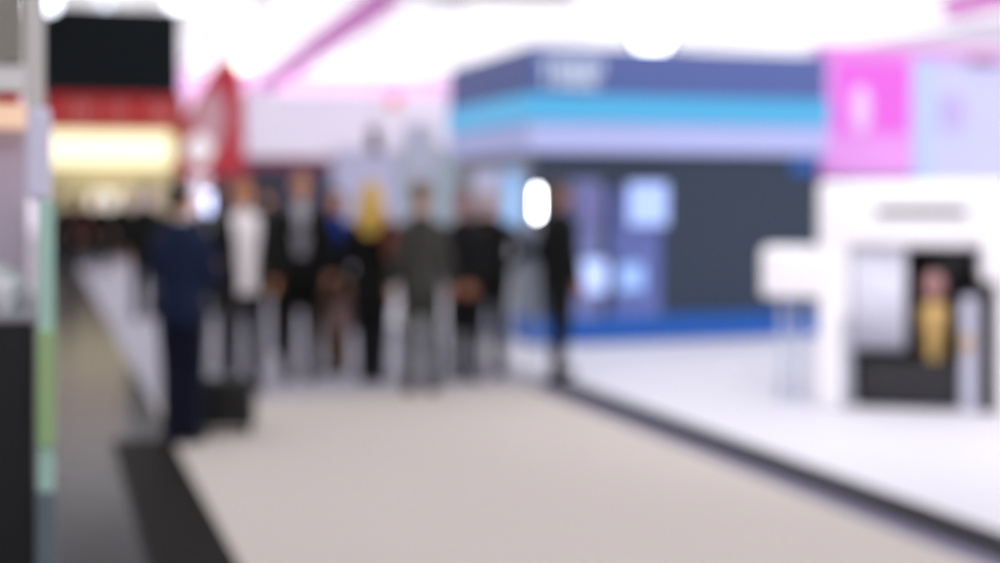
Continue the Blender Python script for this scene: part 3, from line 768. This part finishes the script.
person('slim man in a black jacket with hands clasped low in front, left of the pair', 464, 12.0, R(12), 1.64, jacket=srgb(18, 18, 19), trousers=srgb(16, 16, 18), hair=srgb(90, 66, 54), arms=('low_front', 'low_front'), skin=SKIN2, hem=.84, feet=((.08, 0), (-.08, .03)))
person('broad white-haired man in a black jacket with his back turned, right of the pair', 488, 12.3, R(172), 1.66, jacket=srgb(12, 12, 12), trousers=srgb(18, 18, 18), hair=srgb(196, 176, 176), arms=('bent', 'hip'), stout=1.14, feet=((.12, 0), (-.11, .03)))  # hair colour carries the pinkish light behind his head
person('slender man in a black suit standing alone by the blue stand', 559, 11.8, R(125), 1.64, z0=.06, jacket=srgb(13, 13, 13), trousers=srgb(18, 17, 17), shirt=srgb(120, 120, 126), hair=srgb(84, 62, 50), arms=('down', 'down'), skin=SKIN2, stout=1.02, feet=((.07, -.05), (-.07, .06)))

# visitors far down the aisle
vis = [(66, 27, 200, 1.62, (40, 30, 30), 'visitor in a dark brown jacket far down the aisle beside the green glass edge'),
       (84, 31, 170, 1.60, (70, 22, 28), 'visitor in a dark red jacket far down the aisle'),
       (101, 29, 10, 1.58, (14, 14, 14), 'visitor in black below the white table lamp'),
       (121, 33, 190, 1.60, (16, 18, 16), 'visitor in black far off under the middle of the red stall'),
       (145, 18, 184, 1.72, (22, 23, 20), 'visitor in black just left of the navy-suited man')]
for px, d, yw, hh, c, lab in vis:
    person(lab, px, d, R(yw), hh, jacket=srgb(*c), trousers=srgb(22, 22, 24), hair=srgb(40, 32, 28), far=True, group='visitors far down the aisle', hem=.75)

# ---- things carried or standing by people
p = at(228, 9.35)
t = thing('suitcase', 'black trolley suitcase beside the navy-suited man', 'suitcase', (p.x, p.y, 0), R(6))
bl = mat('suitcase_black', srgb(12, 14, 13), .5, noise=.1, nscale=30)
obj('shell', B(-.18, .18, -.12, .12, .045, .375, .035, 4), bl, t, True)
bm = bmesh.new()
for q in (-.12, -.06, 0, .06, .12): box(bm, q - .006, q + .006, -.127, -.118, .08, .34, .003)
obj('ribs', bm, bl, t)
for q in (-.14, .14):
    for y in (-.08, .08):
        bm = bmesh.new(); cyl(bm, (q - .012, y, .025), (q + .012, y, .025), .025, .025, 16); box(bm, q - .018, q + .018, y - .015, y + .015, .035, .055, .004); obj('wheel', bm, mat('wheel_black', (.015, .015, .015), .5), t)
bm = bmesh.new()
for q in (-.06, .06): cyl(bm, (q, .07, .37), (q, .07, .86), .008, .008, 10)
obj('telescopic_handle', bm, mat('handle_grey', (.12, .12, .13), .4, .6), t)
bm = bmesh.new(); cap(bm, (-.065, .07, .865), (.065, .07, .865), .015, .015, 12); obj('grip', bm, bl, t, True)

p = at(345, 11.9)
t = thing('handbag', 'mauve brown handbag hanging from the blond long-haired person\'s hand', 'handbag', (p.x, p.y, .44), R(60))
bag = mat('bag_mauve', srgb(132, 106, 108), .6, noise=.06, nscale=30)
bm = bmesh.new(); loft(bm, [(0, .13, .06, 0, 0), (.05, .14, .065, 0, 0), (.17, .12, .05, 0, 0), (.23, .10, .02, 0, 0)], 28, 3.2); obj('bag_body', bm, bag, t, True)
bm = bmesh.new(); chain(bm, [((-.06, 0, .22), .007), ((-.05, 0, .30), .007), ((0, 0, .33), .007), ((.05, 0, .30), .007), ((.06, 0, .22), .007)], 8); obj('handle', bm, bag, t, True)
# red-brown shoulder bag on the blond person's right side
p = at(394, 11.75)
t = thing('shoulder_bag', 'red brown shoulder bag hanging beside the blond long-haired person', 'bag', (p.x, p.y, 1.06), R(80))
rb = mat('bag_red_brown', srgb(150, 64, 36), .55)
obj('bag_body', B(-.13, .13, -.045, .045, 0, .24, .03, 3), rb, t, True)
obj('flap', B(-.135, .135, -.055, -.03, .10, .245, .01, 2), rb, t, True)
bm = bmesh.new(); chain(bm, [((-.11, 0, .22), .007), ((-.05, .06, .36), .007), ((0, .11, .40), .007), ((.05, .06, .36), .007), ((.11, 0, .22), .007)], 8); obj('strap', bm, rb, t, True)

# ================================================================== LIGHT
def area(name, loc, rot, sx, sy, e, col=(1, 1, 1)):
    l = bpy.data.lights.new(name, 'AREA'); l.shape = 'RECTANGLE'; l.size = sx; l.size_y = sy; l.energy = e; l.color = col
    o = bpy.data.objects.new(name, l); COL.objects.link(o); o.location = loc; o.rotation_euler = rot
    return o
def aim(o, target):
    o.rotation_euler = (Vector(target) - o.location).to_track_quat('-Z', 'Y').to_euler()
o = area('wall_washer_lamp', W(54, 4, 6.7), (0, 0, 0), 24, .5, 1500, (1, .94, 1)); aim(o, W(62, 4, 3.2))  # added fill to brighten the back wall; no fitting hangs there
o = area('platform_lamp', W(9, 8.5, 6.8), (0, 0, 0), 5, 5, 120, (1, .98, 1)); aim(o, W(8.5, 8.5, 0))  # extra light put in to lift the white platform floor
o = area('showcase_lamp', (-1.6, 1.2, 2.9), (0, 0, 0), .4, .4, 20); aim(o, (-1.15, 3.3, 1.4))  # invented fill from the camera side for the dim showcase front
p_ = at(900, 9.9); o = area('machine_lamp', (p_.x - 1.0, p_.y - 4.5, 5.6), (0, 0, 0), 1.2, 1.2, 36, (1, .99, 1)); aim(o, (p_.x, p_.y, 1.0)); o.data.spread = R(60)  # unseen frontal fill, added to whiten the machine
w = bpy.data.worlds.new('world'); sc.world = w; w.use_nodes = True
w.node_tree.nodes['Background'].inputs[0].default_value = (.9, .9, 1, 1)
w.node_tree.nodes['Background'].inputs[1].default_value = .3

# ================================================================== CAMERA
cam = bpy.data.cameras.new('camera'); co = bpy.data.objects.new('camera', cam); COL.objects.link(co)
co.location = (0, 0, CAMH); co.rotation_euler = (R(90), 0, 0)
cam.sensor_width = 36; cam.lens = F * 36 / 1000
cam.shift_y = -(281.5 - HZ) / 1000
cam.clip_end = 300
cam.dof.use_dof = True; cam.dof.focus_distance = 1.6; cam.dof.aperture_fstop = 1.45; cam.dof.aperture_blades = 0
sc.camera = co
sc.view_settings.view_transform = 'Standard'
try: sc.view_settings.look = 'None'
except Exception: pass
sc.view_settings.gamma = 1; sc.view_settings.exposure = -0.72; sc.view_settings.use_curve_mapping = False
sc.cycles.use_denoising = True
sc.cycles.max_bounces = 6
